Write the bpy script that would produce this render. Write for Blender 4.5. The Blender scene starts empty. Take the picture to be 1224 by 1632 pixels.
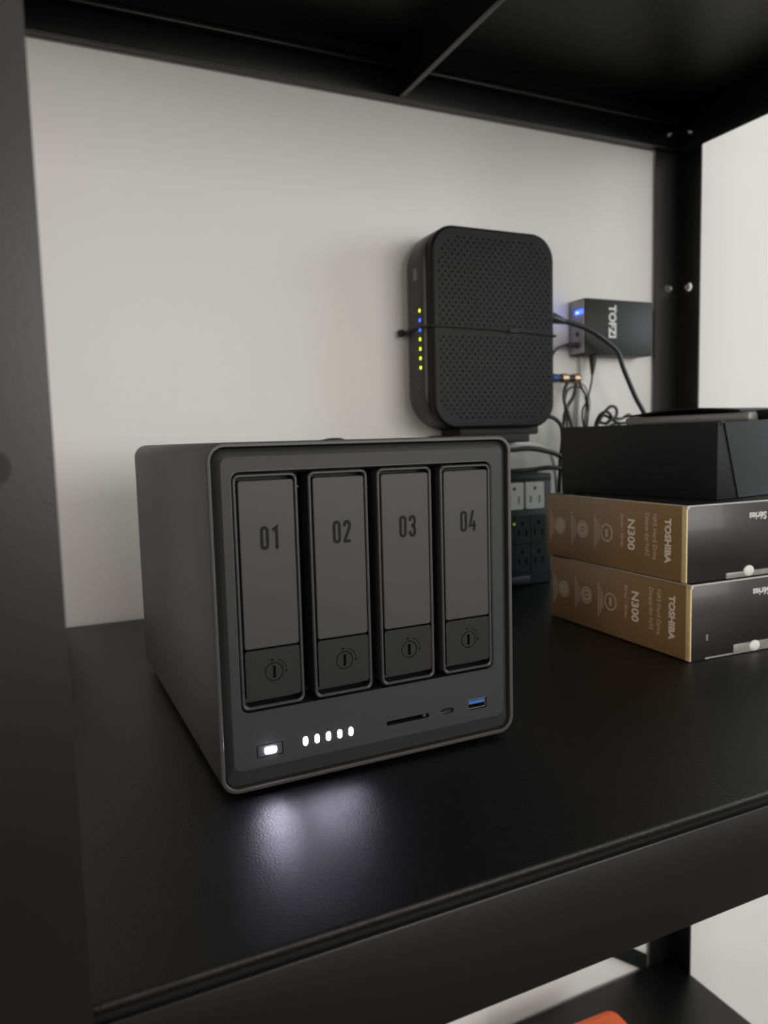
import bpy, bmesh, math, random
from mathutils import Matrix, Vector
random.seed(7)
S = bpy.context.scene
C = S.collection
PI = math.pi

# ------------------------------------------------------------------ camera
yaw, pitch, roll, FPX = 0.4309, 0.0968, -0.0265, 1179.26
fw = Vector((math.sin(yaw), math.cos(yaw), 0)); rt = Vector((math.cos(yaw), -math.sin(yaw), 0)); up = Vector((0, 0, 1))
f2 = fw*math.cos(pitch) - up*math.sin(pitch); u2 = up*math.cos(pitch) + fw*math.sin(pitch)
r3 = rt*math.cos(roll) + u2*math.sin(roll); u3 = u2*math.cos(roll) - rt*math.sin(roll)
cam = bpy.data.cameras.new('camera'); camo = bpy.data.objects.new('camera', cam); C.objects.link(camo)
camo.matrix_world = Matrix(((r3.x, u3.x, -f2.x, -0.1457), (r3.y, u3.y, -f2.y, -0.8022), (r3.z, u3.z, -f2.z, 0.1801), (0, 0, 0, 1)))
cam.sensor_fit = 'HORIZONTAL'; cam.sensor_width = 7.3; cam.lens = 7.3*FPX/1224
cam.clip_start = 0.01; cam.clip_end = 30
cam.dof.use_dof = True; cam.dof.focus_distance = 0.44; cam.dof.aperture_fstop = 2.6
S.camera = camo

# ------------------------------------------------------------------ world, lights, exposure
w = bpy.data.worlds.new('world'); S.world = w; w.use_nodes = True
w.node_tree.nodes['Background'].inputs[0].default_value = (0.6, 0.66, 0.75, 1)
w.node_tree.nodes['Background'].inputs[1].default_value = 0.6
def area(name, loc, target, sx, sy, power, col):
    l = bpy.data.lights.new(name, 'AREA'); l.shape = 'RECTANGLE'; l.size = sx; l.size_y = sy; l.energy = power; l.color = col
    o = bpy.data.objects.new(name, l); C.objects.link(o); o.location = loc
    o.rotation_euler = (Vector(target)-Vector(loc)).to_track_quat('-Z', 'Y').to_euler(); return o
area('window_daylight', (1.35, -4.34, 0.70), (1.35, 0, 0.70), 3.0, 1.4, 92, (1.0, 0.965, 0.925))
area('side_window_daylight', (3.34, -1.6, 0.75), (0.0, -1.6, 0.75), 1.5, 1.3, 39, (0.87, 0.965, 1.0))
area('doorway_light', (-2.36, -2.4, 0.45), (0.0, -2.4, 0.45), 0.8, 1.4, 24, (1.0, 0.86, 0.76))
vs = S.view_settings
vs.view_transform = 'Standard'; vs.look = 'None'; vs.exposure = 0.0; vs.gamma = 1.0; vs.use_curve_mapping = False

# ------------------------------------------------------------------ materials
def mat(name, col, rough=0.5, metal=0.0, spec=0.5, bump=0, bscale=400, emit=None, estr=0, var=0, vscale=20, coat=0, alpha=1, trans=0):
    m = bpy.data.materials.new(name); m.use_nodes = True
    nt = m.node_tree; b = nt.nodes['Principled BSDF']
    b.inputs['Base Color'].default_value = (*col, 1); b.inputs['Roughness'].default_value = rough
    b.inputs['Metallic'].default_value = metal; b.inputs['Specular IOR Level'].default_value = spec
    b.inputs['Coat Weight'].default_value = coat
    b.inputs['Transmission Weight'].default_value = trans
    if emit:
        b.inputs['Emission Color'].default_value = (*emit, 1); b.inputs['Emission Strength'].default_value = estr
    if bump or var:
        tc = nt.nodes.new('ShaderNodeTexCoord')
    if bump:
        n = nt.nodes.new('ShaderNodeTexNoise'); n.inputs['Scale'].default_value = bscale; n.inputs['Detail'].default_value = 3
        bp = nt.nodes.new('ShaderNodeBump'); bp.inputs['Strength'].default_value = bump; bp.inputs['Distance'].default_value = 0.0006
        nt.links.new(tc.outputs['Object'], n.inputs['Vector']); nt.links.new(n.outputs['Fac'], bp.inputs['Height']); nt.links.new(bp.outputs['Normal'], b.inputs['Normal'])
    if var:
        n = nt.nodes.new('ShaderNodeTexNoise'); n.inputs['Scale'].default_value = vscale; n.inputs['Detail'].default_value = 4
        mx = nt.nodes.new('ShaderNodeMix'); mx.data_type = 'RGBA'
        mx.inputs['A'].default_value = (*[c*(1-var) for c in col], 1); mx.inputs['B'].default_value = (*[min(1, c*(1+var)) for c in col], 1)
        nt.links.new(tc.outputs['Object'], n.inputs['Vector']); nt.links.new(n.outputs['Fac'], mx.inputs['Factor']); nt.links.new(mx.outputs['Result'], b.inputs['Base Color'])
    return m
M = {
 'wall': mat('wall_paint', (0.73, 0.725, 0.695), 0.75, bump=0.15, bscale=220, var=0.015, vscale=3),
 'ceil': mat('ceiling_paint', (0.75, 0.74, 0.72), 0.8, bump=0.1, bscale=90),
 'floor': mat('floor_wood', (0.06, 0.05, 0.042), 0.5, var=0.3, vscale=6),
 'rack': mat('rack_black_powder_coat', (0.0035, 0.0037, 0.0042), 0.33, spec=0.52, bump=0.06, bscale=900, var=0.12, vscale=30),
 'shelf': mat('shelf_black_powder_coat', (0.0022, 0.0022, 0.0026), 0.375, spec=0.36, bump=0.5, bscale=1100, var=0.12, vscale=40),
 'steel': mat('bolt_steel', (0.62, 0.62, 0.62), 0.28, 1.0),
 'portmetal': mat('port_metal', (0.42, 0.40, 0.37), 0.3, 1.0),
 'nas': mat('nas_grey_metal', (0.036, 0.035, 0.034), 0.48, bump=0.08, bscale=1800),
 'nasrim': mat('nas_rim_metal', (0.05, 0.048, 0.048), 0.42),
 'nasbez': mat('nas_bezel_plastic', (0.020, 0.020, 0.021), 0.5),
 'naspan': mat('nas_panel_plastic', (0.022, 0.022, 0.024), 0.5, spec=0.4, bump=0.06, bscale=2200),
 'tray': mat('tray_plate', (0.038, 0.0372, 0.039), 0.46, spec=0.4, bump=0.06, bscale=2200),
 'latch': mat('tray_latch', (0.008, 0.008, 0.0087), 0.48, spec=0.33, bump=0.06, bscale=2200),
 'frame': mat('tray_frame', (0.028, 0.028, 0.030), 0.42),
 'digit': mat('tray_digit_print', (0.0065, 0.0065, 0.007), 0.55, spec=0.16),
 'markprint': mat('latch_mark_print', (0.0015, 0.0015, 0.0018), 0.6, spec=0.05),
 'void': mat('black_cavity', (0.004, 0.004, 0.005), 0.6),
 'rubber': mat('rubber_black', (0.008, 0.008, 0.008), 0.7),
 'led': mat('white_led', (0.9, 0.9, 0.9), 0.4, emit=(0.80, 0.77, 1.0), estr=400),
 'ledsmall': mat('white_status_led', (0.9, 0.9, 0.9), 0.4, emit=(0.80, 0.77, 1.0), estr=140),
 'usbblue': mat('usb_blue', (0.03, 0.13, 0.42), 0.45),
 'router': mat('router_black_plastic', (0.0045, 0.0045, 0.005), 0.42, spec=0.17, bump=0.05, bscale=1500),
 'routerside': mat('router_side_plastic', (0.012, 0.012, 0.0125), 0.40, spec=0.45),
 'yled': mat('yellow_green_led', (0.7, 0.8, 0.05), 0.4, emit=(0.80, 0.92, 0.02), estr=1.6),
 'bled': mat('blue_led', (0.05, 0.1, 0.8), 0.4, emit=(0.04, 0.12, 1.0), estr=2.2),
 'bledw': mat('bright_blue_led', (0.05, 0.1, 0.8), 0.4, emit=(0.01, 0.03, 1.0), estr=13),
 'bledcore': mat('white_blue_led', (0.5, 0.6, 1), 0.4, emit=(0.35, 0.6, 1.0), estr=2.2),
 'icon': mat('grey_print', (0.12, 0.12, 0.12), 0.5),
 'switch': mat('switch_black_plastic', (0.013, 0.013, 0.0135), 0.45, spec=0.25),
 'switchend': mat('switch_end_grey', (0.42, 0.41, 0.44), 0.4),
 'print': mat('white_print', (0.62, 0.62, 0.6), 0.5),
 'cable': mat('cable_black_rubber', (0.010, 0.0105, 0.012), 0.42),
 'cablew': mat('cable_white', (0.78, 0.78, 0.75), 0.5),
 'cableg': mat('cable_grey', (0.55, 0.54, 0.52), 0.5),
 'brass': mat('connector_brass', (0.75, 0.55, 0.33), 0.3, 1.0),
 'bluejk': mat('blue_connector', (0.02, 0.05, 0.2), 0.4),
 'tower': mat('power_tower_black', (0.010, 0.010, 0.011), 0.5, spec=0.3),
 'towermod': mat('power_tower_module', (0.013, 0.0135, 0.015), 0.5, spec=0.3),
 'outlet': mat('outlet_white', (0.80, 0.80, 0.77), 0.4),
 'gled': mat('green_led', (0.2, 0.5, 0.05), 0.4, emit=(0.35, 0.8, 0.05), estr=0.3),
 'brown': mat('carton_bronze_print', (0.26, 0.15, 0.062), 0.36, spec=0.5, var=0.06, vscale=40),
 'brownedge': mat('carton_worn_edge', (0.85, 0.60, 0.30), 0.5, var=0.3, vscale=220),
 'gloss': mat('carton_gloss_black', (0.012, 0.012, 0.0115), 0.30, spec=0.42, bump=0.2, bscale=45, coat=0.08),
 'cartedge': mat('carton_raw_edge', (0.5, 0.49, 0.46), 0.5, var=0.2, vscale=150),
 'boxprint': mat('carton_pale_print', (0.85, 0.78, 0.67), 0.45),
 'boxprintdim': mat('carton_dim_print', (0.55, 0.44, 0.32), 0.45),
 'tape': mat('clear_tape', (0.26, 0.255, 0.235), 0.22, var=0.5, vscale=90),
 'sticker': mat('round_seal', (0.72, 0.71, 0.68), 0.4),
 'mattebox': mat('matte_black_card', (0.007, 0.0075, 0.009), 0.5, spec=0.25, bump=0.05, bscale=900),
 'flap': mat('charcoal_card', (0.009, 0.009, 0.0095), 0.5, spec=0.19, bump=0.05, bscale=900),
 'slab': mat('grey_aluminium', (0.30, 0.29, 0.28), 0.42, 0.3),
 'orange': mat('orange_plastic', (0.95, 0.15, 0.03), 0.38),
 'greyplas': mat('pale_grey_plastic', (0.42, 0.42, 0.4), 0.45),
 'winframe': mat('window_frame_white', (0.75, 0.75, 0.73), 0.5),
}

# ------------------------------------------------------------------ helpers
def link(name, bm, m, parent=None, smooth=True, ang=35, recalc=True):
    if recalc: bmesh.ops.recalc_face_normals(bm, faces=bm.faces[:])
    me = bpy.data.meshes.new(name); bm.to_mesh(me); bm.free()
    me.materials.append(M[m])
    if smooth:
        for p in me.polygons: p.use_smooth = True
        me.set_sharp_from_angle(angle=math.radians(ang))
    o = bpy.data.objects.new(name, me); C.objects.link(o)
    if parent: o.parent = parent
    return o
def thing(name, label, cat, loc=(0, 0, 0), rz=0, group=None):
    o = bpy.data.objects.new(name, None); C.objects.link(o); o.empty_display_size = 0.02
    o.location = loc; o.rotation_euler = (0, 0, rz); o['label'] = label; o['category'] = cat
    if group: o['group'] = group
    return o
def tag(o, label, cat, group=None):
    o['label'] = label; o['category'] = cat
    if group: o['group'] = group
    return o
def struct(o): o['kind'] = 'structure'; return o
def box(bm, x0, x1, y0, y1, z0, z1, r=0, seg=2):
    t = bmesh.new(); bmesh.ops.create_cube(t, size=1)
    for v in t.verts: v.co = ((x0+x1)/2+v.co.x*(x1-x0), (y0+y1)/2+v.co.y*(y1-y0), (z0+z1)/2+v.co.z*(z1-z0))
    if r: bmesh.ops.bevel(t, geom=t.edges[:], offset=r, segments=seg, profile=0.5, affect='EDGES')
    tmp = bpy.data.meshes.new('tmp'); t.to_mesh(tmp); t.free(); bm.from_mesh(tmp); bpy.data.meshes.remove(tmp); return bm
def bx(*a, **k): return box(bmesh.new(), *a, **k)
def rr(x0, x1, z0, z1, r, n=8):
    r = max(min(r, (x1-x0)/2-1e-6, (z1-z0)/2-1e-6), 1e-5); out = []
    for cx, cz, a0 in ((x1-r, z0+r, -PI/2), (x1-r, z1-r, 0), (x0+r, z1-r, PI/2), (x0+r, z0+r, PI)):
        for i in range(n+1):
            a = a0 + PI/2*i/n; out.append((cx+r*math.cos(a), cz+r*math.sin(a)))
    return out
def ins(x0, x1, z0, z1, r, d, n=8): return rr(x0+d, x1-d, z0+d, z1-d, max(r-d, 0.0003), n)
XZ = lambda u, v, d: (u, d, v)      # face in the XZ plane, depth along +Y
YZ = lambda u, v, d: (d, -u, v)     # face in the YZ plane seen from -X, depth along +X
XY = lambda u, v, d: (u, v, d)
def loft(bm, rings, m=XZ, cap0=False, cap1=False):
    prev = None; first = None
    for o, d in rings:
        vs_ = [bm.verts.new(m(u, v, d)) for u, v in o]
        if prev:
            n = len(vs_)
            for i in range(n): bm.faces.new((prev[i], prev[(i+1) % n], vs_[(i+1) % n], vs_[i]))
        else: first = vs_
        prev = vs_
    if cap0: bm.faces.new(first)
    if cap1: bm.faces.new(prev)
    return bm
def plate(bm, outer, holes, d0, d1, m=XZ, back=False):
    """flat plate with real holes: front face at depth d0, walls to d1"""
    for d, do in ((d0, True), (d1, back)):
        if not do: continue
        es = []
        for lp in [outer]+holes:
            v_ = [bm.verts.new(m(u, v, d)) for u, v in lp]
            es += [bm.edges.new((v_[i], v_[(i+1) % len(v_)])) for i in range(len(v_))]
        bmesh.ops.triangle_fill(bm, use_beauty=True, use_dissolve=False, edges=es)
    for lp in [outer]+holes: loft(bm, [(lp, d0), (lp, d1)], m)
    return bm
def circ(cx, cz, r, n=16): return [(cx+r*math.cos(2*PI*i/n), cz+r*math.sin(2*PI*i/n)) for i in range(n)]
def cyl(bm, c, axis, r, h, n=20, bev=0):
    """solid cylinder from c along axis ('x','y','z'); h may be negative"""
    m = {'y': lambda u, v, d: (c[0]+u, c[1]+d, c[2]+v), 'x': lambda u, v, d: (c[0]+d, c[1]+u, c[2]+v), 'z': lambda u, v, d: (c[0]+u, c[1]+v, c[2]+d)}[axis]
    s = 1 if h > 0 else -1
    rg = [(circ(0, 0, r, n), 0)]
    if bev: rg += [(circ(0, 0, r, n), h-s*bev), (circ(0, 0, r-bev, n), h)]
    else: rg += [(circ(0, 0, r, n), h)]
    return loft(bm, rg, m, True, True)
def catmull(pts, k=8):
    P = [Vector(p) for p in pts]; P = [P[0]*2-P[1]] + P + [P[-1]*2-P[-2]]; out = []
    for i in range(1, len(P)-2):
        a, b, c, d = P[i-1:i+3]
        for j in range(k):
            t = j/k; out.append(0.5*((2*b)+(c-a)*t+(2*a-5*b+4*c-d)*t*t+(3*b-a-3*c+d)*t**3))
    out.append(P[-2]); return out
def tube(bm, pts, r, n=10, k=8, smooth=True, rad=None):
    Q = catmull(pts, k) if smooth else [Vector(p) for p in pts]
    N = None; rings = []
    for i, p in enumerate(Q):
        t = (Q[min(i+1, len(Q)-1)]-Q[max(i-1, 0)]).normalized()
        if N is None: N = t.orthogonal().normalized()
        N = (N - t*N.dot(t)).normalized(); B = t.cross(N)
        rr_ = rad(i/(len(Q)-1)) if rad else r
        rings.append([bm.verts.new(p + (N*math.cos(2*PI*j/n)+B*math.sin(2*PI*j/n))*rr_) for j in range(n)])
    for a, b in zip(rings, rings[1:]):
        for j in range(n): bm.faces.new((a[j], a[(j+1) % n], b[(j+1) % n], b[j]))
    bm.faces.new(rings[0]); bm.faces.new(rings[-1]); return bm
def stroke(bm, pts, wd, m, d0, d1, closed=False):
    """flat thick polyline in (u,v), with depth"""
    n = len(pts); L = []; Rr = []
    P = [Vector(p) for p in pts]
    for i in range(n):
        a = P[i-1] if (i or closed) else None; b = P[(i+1) % n] if (i < n-1 or closed) else None
        t1 = (P[i]-a).normalized() if a is not None else None; t2 = (b-P[i]).normalized() if b is not None else None
        if t1 is None: t1 = t2
        if t2 is None: t2 = t1
        n1 = Vector((-t1.y, t1.x)); n2 = Vector((-t2.y, t2.x)); mm = (n1+n2)
        mm = mm.normalized() if mm.length > 1e-6 else n1
        q = mm*(wd/2/max(0.45, mm.dot(n1))); L.append(P[i]+q); Rr.append(P[i]-q)
    rng = range(n if closed else n-1)
    for d in (d0, d1):
        l = [bm.verts.new(m(p.x, p.y, d)) for p in L]; r = [bm.verts.new(m(p.x, p.y, d)) for p in Rr]
        for i in rng: j = (i+1) % n; bm.faces.new((l[i], l[j], r[j], r[i]))
    return bm
def text_mesh(body, size, bold=0.0, align='LEFT', sx=1.0, extrude=0.00008):
    cu = bpy.data.curves.new('txt', 'FONT'); cu.body = body; cu.size = size; cu.offset = bold; cu.extrude = extrude; cu.align_x = align; cu.align_y = 'CENTER'; cu.resolution_u = 3
    o = bpy.data.objects.new('txt', cu); C.objects.link(o); bpy.context.view_layer.update()
    me = bpy.data.meshes.new_from_object(o.evaluated_get(bpy.context.evaluated_depsgraph_get()))
    bpy.data.objects.remove(o); bpy.data.curves.remove(cu)
    for v in me.vertices: v.co.x *= sx
    return me
def text(name, body, size, m, parent, origin, ux, uy, bold=0.0, align='LEFT', sx=1.0):
    """lettering lying on a face: ux = writing direction, uy = letter up, both in the parent's frame"""
    me = text_mesh(body, size, bold, align, sx); me.name = name
    ux = Vector(ux); uy = Vector(uy); uz = ux.cross(uy)
    mx = Matrix(((ux.x, uy.x, uz.x, origin[0]), (ux.y, uy.y, uz.y, origin[1]), (ux.z, uy.z, uz.z, origin[2]), (0, 0, 0, 1)))
    me.transform(mx); me.materials.clear(); me.materials.append(M[m])
    o = bpy.data.objects.new(name, me); C.objects.link(o); o.parent = parent; return o

# ------------------------------------------------------------------ the room
FZ, CZ, WY = -1.12, 1.72, 0.006
struct(link('wall_back', bx(-2.2, 3.3, WY, WY+0.1, FZ-0.1, CZ+0.1), 'wall', smooth=False))
struct(link('floor', bx(-2.3, 3.4, -4.3, WY, FZ-0.1, FZ), 'floor', smooth=False))
struct(link('ceiling', bx(-2.3, 3.4, -4.3, WY, CZ, CZ+0.1), 'ceil', smooth=False))
bm = plate(bmesh.new(), [(4.2, FZ), (4.2, CZ), (-WY, CZ), (-WY, FZ)], [rr(1.95, 2.85, FZ+0.01, 1.05, 0.001, 1)], -2.2, -2.3, YZ, back=True)
struct(link('wall_left', bm, 'wall', smooth=False))
bm = plate(bmesh.new(), rr(1.88, 2.92, FZ+0.001, 1.12, 0.001, 1), [rr(1.95, 2.85, FZ+0.01, 1.05, 0.001, 1)], -2.185, -2.2, YZ)
struct(link('trim_1', bm, 'winframe', smooth=False))
bm = plate(bmesh.new(), [(-2.2, FZ), (3.2, FZ), (3.2, CZ), (-2.2, CZ)], [rr(-0.15, 2.85, 0.0, 1.40, 0.001, 1)], -4.2, -4.3, XZ, back=True)
struct(link('wall_front', bm, 'wall', smooth=False))
bm = plate(bmesh.new(), rr(-0.15, 2.85, 0.0, 1.40, 0.001, 1), [rr(-0.1, 1.32, 0.05, 1.35, 0.001, 1), rr(1.38, 2.8, 0.05, 1.35, 0.001, 1)], -4.22, -4.27, XZ, back=True)
struct(link('window_2', bm, 'winframe', smooth=False))
bm = plate(bmesh.new(), [(4.2, FZ), (4.2, CZ), (-WY, CZ), (-WY, FZ)], [rr(0.85, 2.35, 0.1, 1.4, 0.001, 1)], 3.2, 3.3, YZ, back=True)
struct(link('wall_right', bm, 'wall', smooth=False))
bm = plate(bmesh.new(), rr(0.85, 2.35, 0.1, 1.4, 0.001, 1), [rr(0.9, 1.57, 0.15, 1.35, 0.001, 1), rr(1.63, 2.3, 0.15, 1.35, 0.001, 1)], 3.22, 3.27, YZ, back=True)
struct(link('window_1', bm, 'winframe', smooth=False))

# ------------------------------------------------------------------ the rack
rack = thing('metal_shelving_rack', 'black metal shelving rack with three solid shelves standing against the white wall', 'shelving', (0.25, -0.28, FZ))
RO = Vector((0.25, -0.28, FZ))
def rlink(name, bm, m='rack', **k):
    for v in bm.verts: v.co -= RO
    return link(name, bm, m, rack, **k)
XL, XR, YF, YB = -0.1866, 0.6955, -0.5605, 0.002      # outer faces of the frame
PT, PWX, PWY = 0.0018, 0.0445, 0.040
HOLES = [-0.95, -0.75, -0.44, -0.235, -0.03-0.0, 0.175, 0.3825, 0.59, 0.80]
def post(xs, ys, hx, hy):
    """angle post: corner at (xs,ys); flanges run in directions hx (x) and hy (y)"""
    bm = bmesh.new()
    z0, z1 = FZ, 1.05
    a, b = sorted((xs, xs+hx*PWX)); hc = xs+hx*(0.0275 if hx > 0 else 0.0215)
    plate(bm, [(a, z0), (b, z0), (b, z1), (a, z1)], [circ(hc, z, 0.0055, 14) for z in HOLES if z > z0+0.02], ys, ys+hy*PT, XZ, back=True)
    a, b = sorted((-ys, -(ys+hy*PWY))); hc = -(ys+hy*0.0215)
    plate(bm, [(a, z0), (b, z0), (b, z1), (a, z1)], [circ(hc, z, 0.0055, 14) for z in HOLES if z > z0+0.02], xs, xs+hx*PT, YZ, back=True)
    return rlink('post', bm, smooth=False)
post(XL, YF, 1, 1); post(XR, YF, -1, 1); post(XL, YB, 1, -1); post(XR, YB, -1, -1)
def bolt(c, axis, sgn):
    bm = bmesh.new()
    def q(o, d): return (c[0]+(d*sgn if axis == 'x' else 0), c[1]+(d*sgn if axis == 'y' else 0), c[2])
    cyl(bm, q(c, 0), axis, 0.0042, sgn*0.0008, 18)
    cyl(bm, q(c, 0.0008), axis, 0.0030, sgn*0.0026, 6, 0.0004)
    cyl(bm, q(c, 0.0030), axis, 0.0014, sgn*0.0020, 12, 0.0003)
    return rlink('bolt', bm, 'steel')
SH = [(-0.6336, 'low'), (0.0, 'mid'), (0.6225, 'up')]
BH = 0.0555
for zt, _ in SH:
    # shelf panel with a rolled front edge
    rlink('shelf_panel', bx(XL+0.0025, XR-0.0025, -0.5585, -0.0005, zt-0.0042, zt, r=0.0016, seg=3), 'shelf')
    zb0, zb1 = zt-BH, zt-0.0075
    for ya, yb in ((-0.5586, -0.5566), (-0.0026, -0.0006)):
        bm = bx(XL+0.002, XR-0.002, ya, yb, zb0, zb1, r=0.0008); yi = yb if ya < -0.3 else ya-0.006
        box(bm, XL+0.002, XR-0.002, yi, yi+0.006, zb1-0.014, zt-0.0042); rlink('beam', bm)
    for ya, yb in ((-0.5566, -0.547), (-0.012, -0.0026)):   # bottom return of the long beams
        rlink('beam_lip', bx(XL+0.004, XR-0.004, ya, yb, zb0, zb0+0.0016, r=0.0005))
    for ya, yb in ((-0.5560, -0.5545), (-0.0120, -0.0060)):   # folded lip of the panel
        rlink('panel_lip', bx(XL+0.006, 0.2505, ya, yb, zt-0.0240, zt-0.0150, r=0.0028, seg=3))
        rlink('panel_lip', bx(0.2570, XR-0.03, ya, yb, zt-0.0240, zt-0.0150, r=0.0028, seg=3))
    for xa, xb in ((XL+0.0018, XL+0.0038), (XR-0.0038, XR-0.0018)):
        rlink('side_beam', bx(xa, xb, -0.556, -0.003, zb0, zt-0.0030, r=0.0008))
    bm = bx(0.2525, 0.2545, -0.5560, -0.0035, zb0+0.001, zt-0.0045)
    box(bm, 0.2495, 0.2565, -0.5560, -0.0035, zb0+0.0005, zb0+0.0028, r=0.0008)
    rlink('support_rib', bm)
    for z in (zt-0.0325,):
        bolt((XR-0.024, YB-0.0045, z), 'y', -1); bolt((XR-0.0038, -0.0197, z), 'x', -1)
        bolt((XL+0.024, YB-0.0045, z), 'y', -1); bolt((XL+0.024, YF, z), 'y', -1)
bolt((XR-0.0190, YB-PT, 0.3825), 'y', -1); bolt((XR-PT, -0.0175, 0.3825), 'x', -1)
# rear diagonal strap of the lower bay
bm = bmesh.new(); m_ = lambda u, v, d: (u, d, v)
loft(bm, [([(0.645, -0.640), (0.645, -0.612), (-0.14, -0.075), (-0.14, -0.103)], -0.0005), ([(0.645, -0.640), (0.645, -0.612), (-0.14, -0.075), (-0.14, -0.103)], 0.0010)], m_, True, True)
rlink('diagonal_strap', bm, smooth=False)

# ------------------------------------------------------------------ the storage box with four drive trays
NX, NY, NA, NZ = -0.0743, -0.4429, 0.0182, 0.003
nas = thing('network_storage_unit', 'dark grey four bay network storage unit with lit white front lights', 'storage unit', (NX, NY, 0), NA)
def mmf(u, v, d): return (u/1000, d/1000, v/1000+NZ)
def nl(name, bm, m, parent=nas, **k): return link(name, bm, m, parent, **k)
RB = (0, 178, 0, 178, 9.5)
bm = loft(bmesh.new(), [(ins(*RB, 3), 257), (ins(*RB, 0.8), 256), (ins(*RB, 0), 253), (ins(*RB, 0), 0.7), (ins(*RB, 0.25), 0.2), (ins(*RB, 0.7), 0),
    (ins(*RB, 2.1), 0), (ins(*RB, 2.4), 0.3), (ins(*RB, 2.5), 8)], mmf, True, False)
nl('shell', bm, 'nas')
bm = loft(bmesh.new(), [(ins(*RB, 0.35), 0.12), (ins(*RB, 0.7), -0.1), (ins(*RB, 2.0), -0.1), (ins(*RB, 2.35), 0.2)], mmf)
nl('rim', bm, 'nasrim')
PB = (7.2, 170.8, 11.5, 170.8, 4.5)
bm = loft(bmesh.new(), [(ins(*RB, 2.52), 7.5), (ins(*RB, 2.95), 2.9), (ins(*RB, 3.3), 2.4), (rr(*PB), 0.5)], mmf)
nl('bezel', bm, 'nasbez')
def mmf(u, v, d): return (u/1000, (d-2.1)/1000, v/1000+NZ)
BAY = (11.6, 164.6, 40.3, 164.0, 5.0)
holes = [rr(*BAY), rr(19.0, 33.2, 16.3, 23.3, 1.0), rr(93, 120, 19.1, 21.7, 1.2), rr(127.7, 136.4, 18.9, 22.1, 1.55), rr(146.1, 159.1, 18.0, 24.3, 0.5)]
holes += [rr(45.5+6.5*i-1.25, 45.5+6.5*i+1.25, 18.0, 22.8, 1.24) for i in range(5)]
bm = plate(bmesh.new(), rr(*PB), holes, 2.6, 5.0, mmf)
nl('front_panel', bm, 'naspan', ang=25)
bm = loft(bmesh.new(), [(rr(*BAY), 4.6), (rr(*BAY), 24)], mmf, False, True); nl('bay_cavity', bm, 'void')
bm = loft(bmesh.new(), [(ins(*BAY, -0.05), 2.9), (ins(*BAY, 0.55), 2.9), (ins(*BAY, 0.6), 4.6)], mmf); nl('bay_edge', bm, 'frame')
# trays
TX = [12.6, 51.8, 90.9, 129.9]
def digit(ch):
    if ch == '0': return [([(x, y) for x, y in rr(0.8, 3.7, 0.8, 11.2, 1.4, 4)], True)]
    if ch == '1': return [([(0.6, 9.7), (2.7, 11.1), (2.7, 0)], False)]
    if ch == '2': return [([(0.8, 8.6), (0.8, 9.9), (1.5, 11.1), (2.9, 11.1), (3.6, 9.9), (3.6, 8.0), (0.9, 1.6), (0.9, 0.8), (4.1, 0.8)], False)]
    if ch == '3': return [([(0.8, 8.8), (0.8, 9.9), (1.5, 11.1), (2.9, 11.1), (3.6, 9.9), (3.6, 7.6), (3.0, 6.4), (1.7, 6.2)], False), ([(1.7, 6.0), (3.0, 5.8), (3.6, 4.6), (3.6, 2.0), (2.9, 0.8), (1.5, 0.8), (0.8, 2.0), (0.8, 3.2)], False)]
    return [([(2.6, 12), (0.6, 3.3), (4.5, 3.3)], False), ([(3.3, 6.0), (3.3, 0)], False)]
for i, x0 in enumerate(TX):
    W_ = 33.6; x1 = x0+W_; FR = (x0, x1, 42.2, 162.2, 3.6); IN = (x0+1.7, x1-1.7, 43.9, 160.6, 2.6)
    bm = loft(bmesh.new(), [(rr(*FR), 14), (rr(*FR), 3.0), (ins(*FR, 0.5), 2.4), (ins(*FR, 1.2), 2.4), (rr(*IN), 2.9)], mmf)
    tr = nl('drive_tray', bm, 'frame'); tr['label'] = 'drive tray numbered %02d' % (i+1)
    bm = loft(bmesh.new(), [(rr(*IN), 2.9), (rr(*IN), 10.5)], mmf, False, True); nl('tray_shade_lining', bm, 'void', tr)  # black lining puts the shade of the gap round the plates into the colour
    px0, px1 = x0+2.6, x1-2.0
    U = rr(px0, px1, 73.5, 158.9, 1.6); bm = loft(bmesh.new(), [(U, 9), (U, 3.2), (rr(px0+0.4, px1-0.4, 73.9, 158.5, 1.3), 2.8)], mmf, False, True); nl('face_plate', bm, 'tray', tr)
    cx, cz = x0+17.5, 60.4
    L_ = rr(px0, px1, 47.0, 72.7, 1.6)
    bm = plate(bmesh.new(), L_, [circ(cx, cz, 4.9, 32)], 3.0, 9, mmf); nl('latch_plate', bm, 'latch', tr)
    ring = circ(cx, cz, 4.45, 32)
    bm = plate(bmesh.new(), ring, [rr(cx-0.85, cx+0.85, cz-3.1, cz+3.1, 0.3, 3)], 3.0, 6, mmf); nl('lock_dial', bm, 'latch', tr)
    bm = loft(bmesh.new(), [(circ(cx, cz, 5.0, 24), 5.5)], mmf, True); nl('lock_recess', bm, 'void', tr)
    bm = bmesh.new(); k = [(cx+6.6*math.cos(a), cz+6.6*math.sin(a)) for a in [math.radians(v) for v in range(10, 79, 8)]]
    stroke(bm, k, 0.35, mmf, 2.96, 3.05)
    for a in (97, -3): plate(bm, circ(cx+6.6*math.cos(math.radians(a)), cz+6.4*math.sin(math.radians(a)), 0.65, 10), [], 2.96, 3.1, mmf)
    nl('lock_marks', bm, 'markprint', tr)
    bm = bmesh.new(); ox = x0+13.0
    for j, ch in enumerate('%02d' % (i+1)):
        for pts, cl in digit(ch): stroke(bm, [(ox+5.9*j+px*1.02, 123.7+py) for px, py in pts], 1.7, mmf, 2.72, 2.79, cl)
    nl('number', bm, 'digit', tr, smooth=False)
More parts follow.
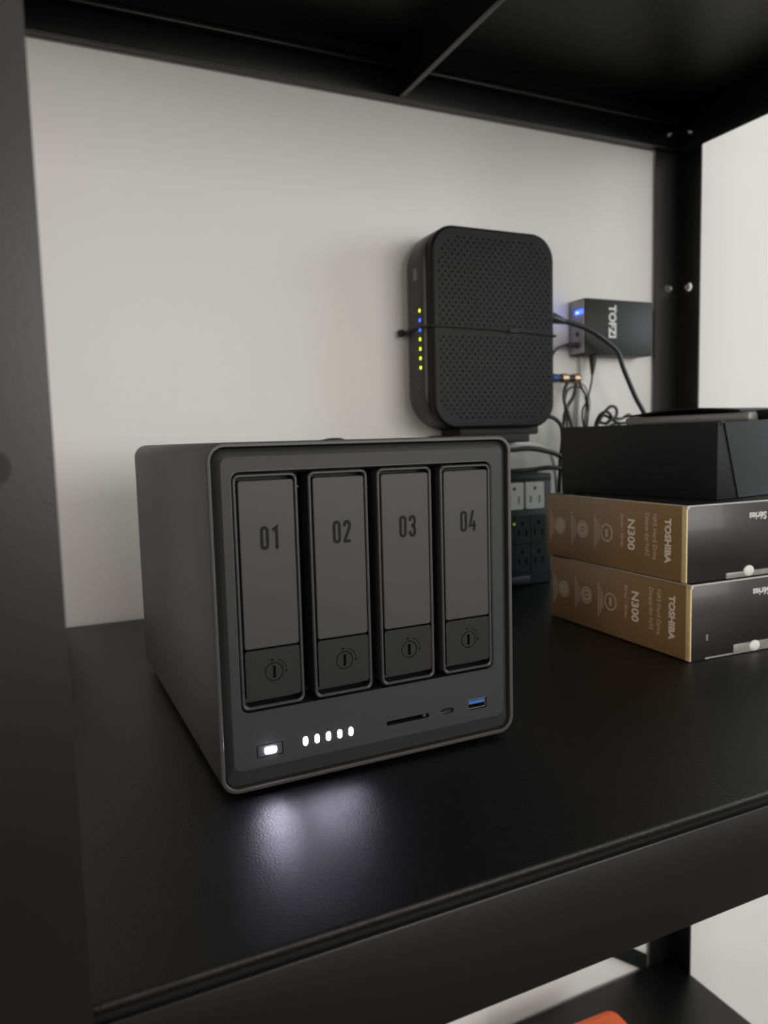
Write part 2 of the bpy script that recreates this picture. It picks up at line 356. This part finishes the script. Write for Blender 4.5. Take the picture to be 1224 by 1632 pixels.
for u, v in ((48.6, 154.5), (88.2, 152.0), (127.0, 153.5), (127.2, 76.5)):
    nl('glint_dot', loft(bmesh.new(), [(circ(u, v, 0.55, 10), 16), (circ(u, v, 0.55, 10), 9.5)], mmf, False, True), 'icon')  # small grey dots added to stand for glints between the trays
# power button and lights
bm = loft(bmesh.new(), [(rr(19.3, 32.9, 16.6, 23.0, 0.8), 5), (rr(19.3, 32.9, 16.6, 23.0, 0.8), 2.9), (rr(19.6, 32.6, 16.9, 22.7, 0.6), 2.6)], mmf, False, True)
pb = nl('power_button', bm, 'naspan')
nl('power_light', loft(bmesh.new(), [(rr(23.4, 29.4, 18.0, 21.2, 0.9), 2.6), (rr(23.6, 29.2, 18.2, 21.0, 0.8), 2.3)], mmf, False, True), 'led', pb)
for i in range(5):
    u = 45.5+6.5*i
    nl('status_light', loft(bmesh.new(), [(rr(u-1.1, u+1.1, 18.2, 22.6, 1.05), 5), (rr(u-1.1, u+1.1, 18.2, 22.6, 1.05), 2.8), (rr(u-0.9, u+0.9, 18.5, 22.3, 0.85), 2.45)], mmf, False, True), 'ledsmall')
# card slot and sockets
bm = loft(bmesh.new(), [(rr(93, 120, 19.1, 21.7, 1.2), 4.5), (rr(93, 120, 19.1, 21.7, 1.2), 20)], mmf, False, True); sd = nl('card_slot', bm, 'void')
nl('card_contact', loft(bmesh.new(), [(rr(116.4, 118.4, 19.7, 21.2, 0.3), 5), (rr(116.4, 118.4, 19.7, 21.2, 0.3), 3.4)], mmf, False, True), 'frame', sd)
bm = loft(bmesh.new(), [(rr(127.7, 136.4, 18.9, 22.1, 1.55), 4.5), (rr(127.7, 136.4, 18.9, 22.1, 1.55), 12)], mmf, False, True); uc = nl('small_socket', bm, 'void')
nl('socket_shell', loft(bmesh.new(), [(rr(128.0, 136.1, 19.1, 21.9, 1.35), 9), (rr(128.0, 136.1, 19.1, 21.9, 1.35), 4.6), (rr(128.4, 135.7, 19.4, 21.6, 1.0), 4.6), (rr(128.5, 135.6, 19.5, 21.5, 1.0), 9)], mmf), 'portmetal', uc)
nl('tongue', loft(bmesh.new(), [(rr(129.3, 134.8, 20.15, 20.85, 0.2), 9), (rr(129.3, 134.8, 20.15, 20.85, 0.2), 4)], mmf, False, True), 'void', uc)
bm = loft(bmesh.new(), [(rr(146.1, 159.1, 18.0, 24.3, 0.5), 4.5), (rr(146.1, 159.1, 18.0, 24.3, 0.5), 15)], mmf, False, True); ua = nl('wide_socket', bm, 'void')
nl('socket_shell', loft(bmesh.new(), [(rr(146.5, 158.7, 18.4, 23.9, 0.3), 14), (rr(146.5, 158.7, 18.4, 23.9, 0.3), 3.6), (rr(146.85, 158.35, 18.75, 23.55, 0.2), 3.6), (rr(147.0, 158.2, 18.9, 23.4, 0.2), 14)], mmf), 'portmetal', ua)
o = nl('tongue', loft(bmesh.new(), [(rr(147.3, 157.9, 21.2, 23.1, 0.15), 14), (rr(147.3, 157.9, 21.2, 23.1, 0.15), 3.4)], mmf, False, True), 'usbblue', ua); o['label'] = 'bright blue socket tongue'
for u, d in ((18, 18), (160, 18), (18, 238), (160, 238)):
    nl('foot', cyl(bmesh.new(), (u/1000, d/1000, 0), 'z', 0.009, 0.0034, 20), 'rubber')

# ------------------------------------------------------------------ the router on the wall
RX0, RX1, RZ0, RZ1 = 0.2560, 0.4285, 0.1895, 0.421
router = thing('internet_router', 'upright black router with a perforated front and a column of lights on the wall', 'router', ((RX0+RX1)/2, -0.02, RZ0-0.016))
ro = router.location
def rm(u, v, d): return (u-ro.x, d-ro.y, v-ro.z)
def rl(name, bm, m, parent=router, **k): return link(name, bm, m, parent, **k)
A_ = (RX0, RX1, RZ0, RZ1, 0.044)
bm = loft(bmesh.new(), [(ins(*A_, 0.010, 10), WY), (ins(*A_, 0.003, 10), -0.004), (ins(*A_, 0, 10), -0.014), (ins(*A_, 0, 10), -0.0445), (ins(*A_, 0.0015, 10), -0.0475), (ins(*A_, 0.005, 10), -0.0485), (ins(*A_, 0.005, 10), -0.053)], rm, True, True)
rl('back_shell', bm, 'routerside')
F_ = (RX0+0.0045, RX1-0.0005, RZ0+0.0015, RZ1-0.003, 0.030)
vents = []
px, pz = 0.0083, 0.0048
nrow = int((RZ1-RZ0-0.022)/pz)
for r in range(nrow):
    z = RZ0+0.014+r*pz
    for c in range(24):
        x = RX0+0.0140+c*px+(px/2 if r % 2 else 0)
        # stay inside the rounded outline, leave the plain margin round the edge
        R_ = 0.03; mx0, mx1, mz0, mz1 = RX0+0.0125, RX1-0.0075, RZ0+0.0125, RZ1-0.015
        if not (mx0 < x < mx1 and mz0 < z < mz1): continue
        cx_ = min(max(x, mx0+R_), mx1-R_); cz_ = min(max(z, mz0+R_), mz1-R_)
        if math.hypot(x-cx_, z-cz_) > R_: continue
        if abs(z-0.302) < 0.0045: continue
        vents.append([(x+0.00135*math.cos(PI/3*i+0.4), z+0.00135*math.sin(PI/3*i+0.4)) for i in range(6)])
bm = loft(bmesh.new(), [(ins(*F_, 0.002, 10), -0.0510), (ins(*F_, 0, 10), -0.0525), (ins(*F_, 0, 10), -0.0585), (ins(*F_, 0.001, 10), -0.0605), (ins(*F_, 0.003, 10), -0.0618)], rm)
plate(bm, ins(*F_, 0.003, 10), vents, -0.0618, -0.0600, rm)
rl('front_cover', bm, 'router', ang=30)
bm = loft(bmesh.new(), [(ins(*F_, 0.0035, 10), -0.0585)], rm, True); rl('cover_mesh', bm, 'void')
for i in range(7):
    z = 0.3256-i*0.01067; col = 'bled' if i in (1, 2) else 'yled'
    o = rl('indicator_light', cyl(bmesh.new(), (RX0-ro.x, -0.0400-ro.y, z-ro.z), 'x', 0.0021, -0.0005, 16, 0.0002), col)
    o['label'] = 'blue indicator light' if i in (1, 2) else 'yellow green indicator light'
    rl('light_icon', cyl(bmesh.new(), (RX0-ro.x, -0.0320-ro.y, z-ro.z-0.001), 'x', 0.0011, -0.0002, 8), 'icon')
for i in (7.15, 8.05): rl('light_icon', cyl(bmesh.new(), (RX0-ro.x, -0.0340-ro.y, 0.3256-i*0.01067-ro.z), 'x', 0.0013, -0.0002, 8), 'icon')
rl('oval_badge', loft(bmesh.new(), [(rr(0.0265, 0.0355, 0.3600, 0.3745, 0.0045), RX0), (rr(0.0270, 0.0350, 0.3605, 0.3740, 0.004), RX0-0.0006)], lambda u, v, d: (d-ro.x, -u-ro.y, v-ro.z), False, True), 'icon')
bm = bmesh.new(); box(bm, 0.285-ro.x, 0.3925-ro.x, -0.060-ro.y, 0.002-ro.y, 0, 0.010, r=0.002); box(bm, 0.30-ro.x, 0.412-ro.x, -0.052-ro.y, -0.004-ro.y, 0.009, 0.0215, r=0.003)
rl('stand_foot', bm, 'rubber')
# tie round the router
bm = bmesh.new()
pts = [(0.260, 0.0035, 0.3055), (0.2530, -0.006, 0.3055), (0.2542, -0.028, 0.3062), (0.2552, -0.047, 0.3062), (0.2590, -0.0605, 0.3060), (0.268, -0.0632, 0.3058), (0.33, -0.0634, 0.3046), (0.385, -0.0634, 0.3025), (0.424, -0.0630, 0.3005), (0.4298, -0.058, 0.3002), (0.4302, -0.03, 0.301), (0.4295, -0.005, 0.302), (0.424, 0.0035, 0.303)]
tube(bm, pts, 0.0013, 8, 6)
tie = tag(link('cable_tie', bm, 'rubber'), 'thin black tie wrapped level round the middle of the router', 'cable tie')
bm = bmesh.new(); box(bm, -0.003, 0.003, -0.004, 0.004, -0.004, 0.004, r=0.0015)
o = link('tie_head', bm, 'rubber', tie); o.location = (0.2500, -0.003, 0.3052)
bm = bmesh.new(); box(bm, -0.006, 0.006, -0.0015, 0.0015, -0.0022, 0.0022, r=0.0008)
o = link('tie_knot', bm, 'rubber', tie); o.location = (0.366, -0.0645, 0.3034)

# ------------------------------------------------------------------ the small switch on the wall
sw = thing('network_switch', 'small black switch box on the wall with a blue light and white lettering', 'network switch', (0.5625, -0.01, 0.2845))
so = sw.location
def sl(name, bm, m, parent=sw, **k): return link(name, bm, m, parent, **k)
def sbx(x0, x1, y0, y1, z0, z1, r=0): return bx(x0-so.x, x1-so.x, y0-so.y, y1-so.y, z0-so.z, z1-so.z, r=r)
sl('case', sbx(0.5055, 0.6205, -0.0255, WY, 0.2845, 0.3565, 0.0016), 'switch')
sl('end_panel', sbx(0.5045, 0.5060, -0.0235, 0.0035, 0.2865, 0.3545, 0.0004), 'switchend')
o = sl('status_light', sbx(0.5036, 0.5050, -0.0225, -0.0070, 0.3368, 0.3425, 0.0006), 'bledw'); o['label'] = 'glowing blue light'
sl('light_core', sbx(0.5030, 0.5038, -0.0150, -0.0095, 0.3380, 0.3402, 0.0003), 'bledcore', o)
sl('jack', cyl(bmesh.new(), (0.5046-so.x, -0.0115-so.y, 0.3117-so.z), 'x', 0.0035, -0.0010, 18, 0.0003), 'icon')
sl('jack_hole', cyl(bmesh.new(), (0.5037-so.x, -0.0115-so.y, 0.3117-so.z), 'x', 0.0018, -0.0004, 14), 'void')
text('lettering', 'TOFZI', 0.0165, 'print', sw, (0.5502-so.x, -0.0256-so.y, 0.3490-so.z), (0, 0, -1), (1, 0, 0), 0.0007, 'LEFT', 0.93)

# ------------------------------------------------------------------ the power tower behind the storage box
pt = thing('power_outlet_tower', 'black power tower with white and black outlets behind the storage unit', 'power strip', (0.34, -0.036, 0))
po = pt.location
def pl(name, bm, m, parent=pt, **k):
    for v in bm.verts: v.co -= po
    return link(name, bm, m, parent, **k)
pl('case', bx(0.262, 0.4178, -0.0690, -0.003, 0.0, 0.1355, r=0.003), 'tower')
pl('top_band', bx(0.264, 0.4158, -0.0705, -0.0685, 0.1270, 0.1340, r=0.0006), 'tower')
def outlet(x0, x1, z0, z1, m, grp):
    cx = (x0+x1)/2; cz = (z0+z1)/2; s = (x1-x0)/0.026
    g = [(cx+0.0024*s*math.cos(a), cz+0.0085*s+0.0024*s*math.sin(a)) for a in [2*PI*i/14 for i in range(14)]]
    hs = [g, rr(cx-0.0075*s, cx-0.0050*s, cz-0.0085*s, cz-0.0005*s, 0.0003, 2), rr(cx+0.0050*s, cx+0.0075*s, cz-0.0095*s, cz-0.0005*s, 0.0003, 2)]
    bm = plate(bmesh.new(), rr(x0, x1, z0, z1, 0.002, 4), hs, -0.0725, -0.0692, XZ)
    o = pl('outlet', bm, m, ang=25)
    q = loft(bmesh.new(), [(rr(x0+0.001, x1-0.001, z0+0.001, z1-0.001, 0.001, 4), -0.0698)], XZ, True); pl('outlet_hole', q, 'void', o)
    return o
for x0 in (0.3772, 0.3475, 0.3178, 0.2881):
    o = outlet(x0, x0+0.0262, 0.0935, 0.1255, 'outlet', 0); o['label'] = 'white outlet'
    o = None
for x0 in (0.3838, 0.3603, 0.3368, 0.3133, 0.2898):
    for zc in (0.0690, 0.0345): outlet(x0, x0+0.0225, zc-0.0165, zc+0.0165, 'towermod', 0)
pl('lamp', cyl(bmesh.new(), (0.3588, -0.0735, 0.0765), 'y', 0.0015, -0.0006, 12), 'gled')
pl('base_lip', bx(0.264, 0.3800, -0.0755, -0.0680, 0.004, 0.0135, r=0.001), 'tower')

# ------------------------------------------------------------------ cables
def cable(name, pts, r, m, label, k=8, cat='cable', rad=None):
    return tag(link(name, tube(bmesh.new(), pts, r, 10, k, rad=rad), m), label, cat)
o = cable('video_cable', [(0.452, -0.045, 0.3218), (0.4617, -0.046, 0.3202), (0.4921, -0.05, 0.3113), (0.5205, -0.05, 0.2974), (0.5382, -0.05, 0.2844), (0.5466, -0.05, 0.2662), (0.5574, -0.05, 0.2462), (0.5693, -0.05, 0.2259), (0.5847, -0.05, 0.2037), (0.594, -0.05, 0.178), (0.598, -0.055, 0.12), (0.60, -0.06, 0.0035)], 0.0032, 'cable', 'thick black cable arching from the router across the switch box')
bm = tube(bmesh.new(), [(0.4275, -0.045, 0.3262), (0.4434, -0.045, 0.3236), (0.4560, -0.045, 0.3211)], 0.006, 12, 4, rad=lambda t: 0.0068-0.0032*max(0, t-0.35)/0.65); link('plug', bm, 'cable', o)
o = cable('switch_lead', [(0.4870, -0.0125, 0.2972), (0.4796, -0.0125, 0.2962), (0.4607, -0.02, 0.2876), (0.4498, -0.025, 0.2734), (0.4479, -0.028, 0.2611), (0.4530, -0.03, 0.2540), (0.4567, -0.03, 0.2517)], 0.0016, 'cable', 'thin black lead curling left out of the switch box end')
bm = tube(bmesh.new(), [(0.5050, -0.0125, 0.2972), (0.4960, -0.0125, 0.2974), (0.4860, -0.0125, 0.2972)], 0.004, 12, 4, rad=lambda t: 0.0042-0.0018*t); link('plug', bm, 'cable', o)
o = cable('power_lead', [(0.5288, -0.012, 0.2620), (0.5276, -0.012, 0.2507), (0.5223, -0.014, 0.2374), (0.517, -0.016, 0.2241), (0.5128, -0.018, 0.2117), (0.5097, -0.02, 0.1977), (0.5096, -0.02, 0.170), (0.508, -0.022, 0.10), (0.505, -0.03, 0.0016)], 0.0013, 'cable', 'thin black lead hanging from a tapered plug under the switch box')
bm = tube(bmesh.new(), [(0.5297, -0.012, 0.2846), (0.5293, -0.012, 0.272), (0.5286, -0.012, 0.2600)], 0.004, 12, 4, rad=lambda t: 0.0056-0.0036*t); link('plug', bm, 'cable', o)
cable('grey_flat_lead', [(0.5205, 0.001, 0.2850), (0.5205, 0.001, 0.268), (0.520, 0.001, 0.252), (0.517, 0.001, 0.235), (0.514, 0.001, 0.20), (0.512, 0.001, 0.150), (0.512, -0.002, 0.003)], 0.0028, 'cableg', 'pale grey lead beside the tapered plug under the switch box')
sp = thing('cable_coupler', 'black coupler with two brass connectors hanging beside the router', 'connector', (0.47, -0.030, 0.2455))
def cp(name, x, r, ln, m): return link(name, cyl(bmesh.new(), (x-0.47, 0, 0.0072), 'x', r, ln, 18, 0.0006), m, sp)
cp('body', 0.4430, 0.0048, 0.050, 'cable'); cp('blue_sleeve', 0.4475, 0.0054, 0.009, 'bluejk'); cp('silver_end', 0.4405, 0.0050, 0.006, 'steel')
cp('brass_connector', 0.4625, 0.0060, 0.0095, 'brass'); cp('brass_connector', 0.4815, 0.0058, 0.0090, 'brass')
cable('hanging_lead', [(0.4740, -0.03, 0.2480), (0.4675, -0.031, 0.2376), (0.4665, -0.032, 0.2232), (0.4724, -0.033, 0.2056), (0.4784, -0.034, 0.183), (0.4804, -0.035, 0.150), (0.4804, -0.04, 0.07), (0.478, -0.05, 0.0024)], 0.0022, 'cable', 'black lead hanging from the left brass connector of the coupler')
cable('hanging_lead', [(0.4890, -0.028, 0.2490), (0.4866, -0.026, 0.2315), (0.4795, -0.024, 0.2195), (0.4734, -0.024, 0.2074), (0.4713, -0.024, 0.1913), (0.4692, -0.024, 0.1752), (0.470, -0.024, 0.150), (0.470, -0.030, 0.07), (0.468, -0.04, 0.0024)], 0.0022, 'cable', 'black lead hanging from the right brass connector of the coupler')
cable('looped_lead', [(0.5114, -0.012, 0.2425), (0.4969, -0.013, 0.2433), (0.4860, -0.015, 0.2395), (0.4800, -0.017, 0.2290), (0.4785, -0.018, 0.2150), (0.4814, -0.018, 0.2000), (0.4830, -0.018, 0.1750), (0.484, -0.02, 0.10), (0.486, -0.03, 0.0016)], 0.0014, 'cable', 'thin black lead bending over to hang beside the coupler leads')
cable('small_cable_loop', [(0.4985, -0.034, 0.230), (0.4999, -0.034, 0.2215), (0.4945, -0.034, 0.2135), (0.4937, -0.034, 0.203), (0.4960, -0.034, 0.1908), (0.4985, -0.034, 0.180), (0.5010, -0.034, 0.1908), (0.5025, -0.034, 0.2029), (0.5026, -0.034, 0.2134), (0.5002, -0.0365, 0.2210), (0.4975, -0.037, 0.230), (0.495, -0.03, 0.242), (0.4925, -0.03, 0.250)], 0.0013, 'cable', 'small upright loop of thin black lead above the matte box')
cable('white_cable', [(0.4925, -0.012, 0.2530), (0.5072, -0.008, 0.2523), (0.5187, -0.005, 0.2491), (0.5272, -0.004, 0.2392), (0.5325, -0.004, 0.2242), (0.5304, -0.004, 0.2092), (0.524, -0.004, 0.195), (0.5155, -0.006, 0.172), (0.50, -0.008, 0.10), (0.495, -0.010, 0.0024)], 0.0022, 'cablew', 'white cable arching down the wall below the switch box')
cable('cable_coil', [(0.4986, -0.05, 0.178), (0.5089, -0.05, 0.2), (0.5213, -0.05, 0.2128), (0.5297, -0.05, 0.216), (0.536, -0.05, 0.2119), (0.5339, -0.052, 0.2038), (0.5245, -0.054, 0.1982), (0.5140, -0.056, 0.1930), (0.5213, -0.058, 0.1998), (0.5371, -0.058, 0.1996), (0.5509, -0.056, 0.2044), (0.5584, -0.054, 0.2002), (0.5509, -0.052, 0.1945), (0.534, -0.048, 0.1931), (0.518, -0.046, 0.186), (0.505, -0.046, 0.1903), (0.5118, -0.045, 0.2038), (0.5232, -0.045, 0.2093), (0.5326, -0.044, 0.2028), (0.5274, -0.042, 0.1947), (0.5149, -0.042, 0.1965), (0.5232, -0.041, 0.2045), (0.54, -0.040, 0.1978), (0.5506, -0.040, 0.190), (0.545, -0.042, 0.16), (0.54, -0.05, 0.08), (0.54, -0.06, 0.0022)], 0.0019, 'cable', 'tangled coil of thin black cable behind the matte black box')
cable('router_lead', [(0.4255, -0.035, 0.2041), (0.437, -0.04, 0.2040), (0.4467, -0.042, 0.1992), (0.4535, -0.043, 0.1896), (0.4544, -0.043, 0.1714), (0.4510, -0.043, 0.1437), (0.447, -0.045, 0.08), (0.445, -0.05, 0.0030)], 0.0026, 'cable', 'black lead bending down from the lower right corner of the router')
cable('tower_lead', [(0.285, -0.045, 0.138), (0.300, -0.050, 0.156), (0.3463, -0.055, 0.1658), (0.3687, -0.056, 0.1644), (0.3915, -0.056, 0.1652), (0.4148, -0.056, 0.1622), (0.4387, -0.056, 0.1553), (0.463, -0.058, 0.138), (0.472, -0.06, 0.08), (0.474, -0.06, 0.0032)], 0.0030, 'cable', 'black lead bowing high over the top of the power tower')
cable('tower_lead', [(0.300, -0.060, 0.1385), (0.3394, -0.062, 0.1396), (0.366, -0.063, 0.1392), (0.3933, -0.063, 0.1396), (0.4213, -0.064, 0.1410), (0.440, -0.064, 0.134), (0.455, -0.066, 0.09), (0.460, -0.07, 0.0032)], 0.0030, 'cable', 'black lead lying flat along the top of the power tower')
cable('pale_cable', [(0.300, -0.022, 0.138), (0.330, -0.026, 0.158), (0.372, -0.03, 0.1695), (0.4048, -0.03, 0.1705), (0.4336, -0.03, 0.1660), (0.450, -0.03, 0.150), (0.458, -0.03, 0.09), (0.460, -0.035, 0.0026)], 0.0026, 'cablew', 'pale cable running below the router foot above the power tower')
cable('rear_lead', [(0.040, -0.180, 0.120), (0.062, -0.160, 0.150), (0.0841, -0.15, 0.1735), (0.0930, -0.15, 0.1790), (0.1045, -0.15, 0.1806), (0.1160, -0.15, 0.1780), (0.130, -0.15, 0.160), (0.160, -0.145, 0.05), (0.175, -0.14, 0.0032)], 0.0028, 'cable', 'black lead just showing above the storage unit back edge')

# ------------------------------------------------------------------ hard drive cartons
def carton(z0, dx, dy, rz, label, lower):
    L, D, Hh = 0.21, 0.1815, 0.0615
    t = thing('drive_carton', label, 'carton', (0.3050+dx, -0.3880+dy, z0), rz, 'hard drive cartons')
    def cl(name, bm, m, parent=t, **k): return link(name, bm, m, parent, **k)
    cl('sleeve', bx(0.0006, L, 0.0006, D, 0, Hh, r=0.0009), 'gloss')
    cl('side_panel', bx(0.0, 0.0012, 0.0048, D-0.0004, 0.0008, Hh-0.0008, r=0.0004), 'brown')
    cl('worn_edge', bx(-0.0001, 0.0013, 0.0004, 0.0052, 0.0006, Hh-0.0008, r=0.0004), 'brownedge')
    cl('top_edge', bx(0.0005, L-0.001, 0.0002, 0.0016, Hh-0.0011, Hh+0.0001, r=0.0003), 'cartedge')
    cl('top_edge', bx(0.0001, 0.0016, 0.0012, D-0.03, Hh-0.0008, Hh+0.0001, r=0.0003), 'cartedge')
    cl('corner_scuff', bx(-0.0002, 0.0030, 0.0, 0.0030, Hh-0.0032, Hh-0.0005, r=0.0008), 'cartedge')
    zc = Hh*0.505
    def tx(name, body, size, y, ztop, m, bold=0.0, sx=1.0): return text(name, body, size, m, t, (-0.00012, y, ztop), (0, 0, -1), (0, -1, 0), bold, 'LEFT', sx)
    tx('brand_lettering', 'TOSHIBA', 0.0088, 0.0200, 0.0500, 'boxprint', 0.00035, 0.99)
    tx('lettering', 'NAS Hard Drive', 0.0064, 0.0340, 0.0530, 'boxprintdim', 0.00005, 0.88)
    tx('lettering', 'Disque dur NAS', 0.0064, 0.0428, 0.0530, 'boxprintdim', 0.00005, 0.84)
    tx('model_lettering', 'N300', 0.0118, 0.0620, 0.0465, 'boxprint', 0.0002, 1.0)
    tx('lettering', 'Series / S\u00e9ries', 0.0056, 0.0728, 0.0500, 'boxprintdim', 0.00003, 0.92)
    ym = lambda u, v, d: (d, u, v)
    for y, kind in ((0.0930, 0), (0.1265, 1), (0.1605, 2)):
        r0 = 0.0080
        bm = bmesh.new()
        plate(bm, circ(y, zc, r0, 28), [circ(y, zc, r0-0.0013, 28)], -0.00018, 0, ym)
        if kind == 0: box(bm, -0.00018, 0, y-0.0012, y+0.0012, zc-0.0035, zc+0.0035)
        if kind == 1:
            plate(bm, circ(y, zc, 0.0058, 24), [circ(y, zc, 0.0032, 24)], -0.00018, 0, ym); plate(bm, circ(y, zc, 0.0016, 12), [], -0.00018, 0, ym)
        if kind == 2: plate(bm, circ(y, zc, 0.0058, 24), [rr(y-0.0020, y-0.0012, zc-0.004, zc+0.004, 0.0002, 2), rr(y+0.0012, y+0.0020, zc-0.004, zc+0.004, 0.0002, 2)], -0.00018, 0, ym)
        cl('icon', bm, 'boxprintdim', smooth=False)
        for k_ in range(3):
            hh = (0.0085, 0.0125, 0.0165)[k_]
            cl('small_print', bx(-0.00015, 0, y+0.0102+k_*0.0027, y+0.0112+k_*0.0027, zc-hh, zc+hh*0.9), 'boxprintdim', smooth=False)
    text('lettering', 'S\u00e9ries', 0.0085, 'sticker', t, (0.0860, -0.00005+0.0004, Hh-0.0120), (-1, 0, 0), (0, 0, -1), 0.0002, 'LEFT', 0.95)
    if lower:
        tp = cl('tape_strip', bx(0.046, 0.110, -0.0002, 0.0010, 0.0006, 0.0085, r=0.0003), 'tape')
        cl('scuff', bx(0.0165, 0.0185, 0.0001, 0.0010, 0.0155, 0.0205, r=0.0003), 'tape'); cl('scuff', bx(0.016, 0.046, 0.0001, 0.0010, 0.0006, 0.0020, r=0.0003), 'tape')
    else:
        tp = cl('tape_strip', bx(0.042, 0.110, -0.0002, 0.0010, 0.0004, 0.0050, r=0.0003), 'tape')
    bm = bmesh.new(); bmesh.ops.create_uvsphere(bm, u_segments=20, v_segments=12, radius=1)
    for v in bm.verts: v.co = (0.0665+v.co.x*0.0058 if not lower else 0.0690+v.co.x*0.0060, -0.0001+v.co.y*0.0016, 0.0050+v.co.z*0.0045)
    cl('round_seal', bm, 'sticker')
    return t
carton(0.0, 0.0, 0.0, -0.030, 'bronze and black hard drive carton lying on the shelf under another carton', True)
carton(0.0618, -0.001, 0.004, -0.030, 'bronze and black hard drive carton between the lower carton and the matte black box', False)

# ------------------------------------------------------------------ matte black box on the cartons
bb = thing('matte_black_box', 'flat matte black box with a charcoal slanted flap on the cartons', 'box', (0.3557, -0.3665, 0.1236), 0.165)
BW, BD, BHT = 0.20, 0.1675, 0.0645
link('body', bx(0, BW, 0, BD, 0, BHT, r=0.0008), 'mattebox', bb)
bm = loft(bmesh.new(), [([(0.0300, 0.0006), (BW, 0.0006), (BW, BHT+0.006), (0.0075, BHT-0.0012)], -0.0012), ([(0.0300, 0.0006), (BW, 0.0006), (BW, BHT+0.006), (0.0075, BHT-0.0012)], 0.0)], XZ, True, True)
link('front_flap', bm, 'flap', bb, smooth=False)
bm = bx(0.0025, 0.0085, -0.0006, 0.004, BHT-0.003, BHT+0.0005, r=0.0006); link('flap_tab', bm, 'flap', bb)

# thin grey tablet in a black folio on top of the box
tb = thing('tablet_in_folio', 'thin grey tablet in a dark folio on top of the matte box', 'tablet', (0.445, -0.323, 0.1887), 0.06)
link('tablet', bx(0, 0.20, 0, 0.150, 0, 0.0085, r=0.0025, seg=3), 'slab', tb)
bm = bmesh.new(); n = 14
rows = []
for j in range(n+1):
    y = 0.010+0.142*j/n; h = 0.0092+0.0042*math.sin(PI*min(1, j/n*1.1))**1.0
    rows.append([bm.verts.new((x, y, h+dz)) for x in (0.0005, 0.195) for dz in (0, 0.0018)])
for a, b in zip(rows, rows[1:]):
    bm.faces.new((a[0], b[0], b[1], a[1])); bm.faces.new((a[2], a[3], b[3], b[2])); bm.faces.new((a[1], b[1], b[3], a[3])); bm.faces.new((a[0], a[2], b[2], b[0]))
for a in (rows[0], rows[-1]): bm.faces.new((a[0], a[1], a[3], a[2]))
link('folio_cover', bm, 'mattebox', tb)
link('folio_flap', bx(0.012, 0.198, -0.020, 0.004, 0.0008, 0.0105, r=0.003), 'mattebox', tb)

# ------------------------------------------------------------------ orange case on the lowest shelf
oc = thing('orange_tool_case', 'orange plastic case with a pale grey top panel on the lowest shelf', 'case', (0.43, -0.165, -0.6336), -0.04)
rb = (-0.075, 0.069, -0.08, 0.083, 0.014)
bm = loft(bmesh.new(), [(ins(*rb, 0.002), 0), (ins(*rb, 0), 0.003), (ins(*rb, 0), 0.044), (ins(*rb, 0.0015), 0.0485), (ins(*rb, 0.005), 0.051), (ins(*rb, 0.012), 0.0515)], XY, True, True); link('body', bm, 'orange', oc)
rc = (-0.058, 0.052, -0.064, 0.058, 0.010)
bm = loft(bmesh.new(), [(rr(*rc), 0.050), (rr(*rc), 0.0525), (ins(*rc, 0.0012), 0.0535)], XY, False, True); link('top_panel', bm, 'greyplas', oc)
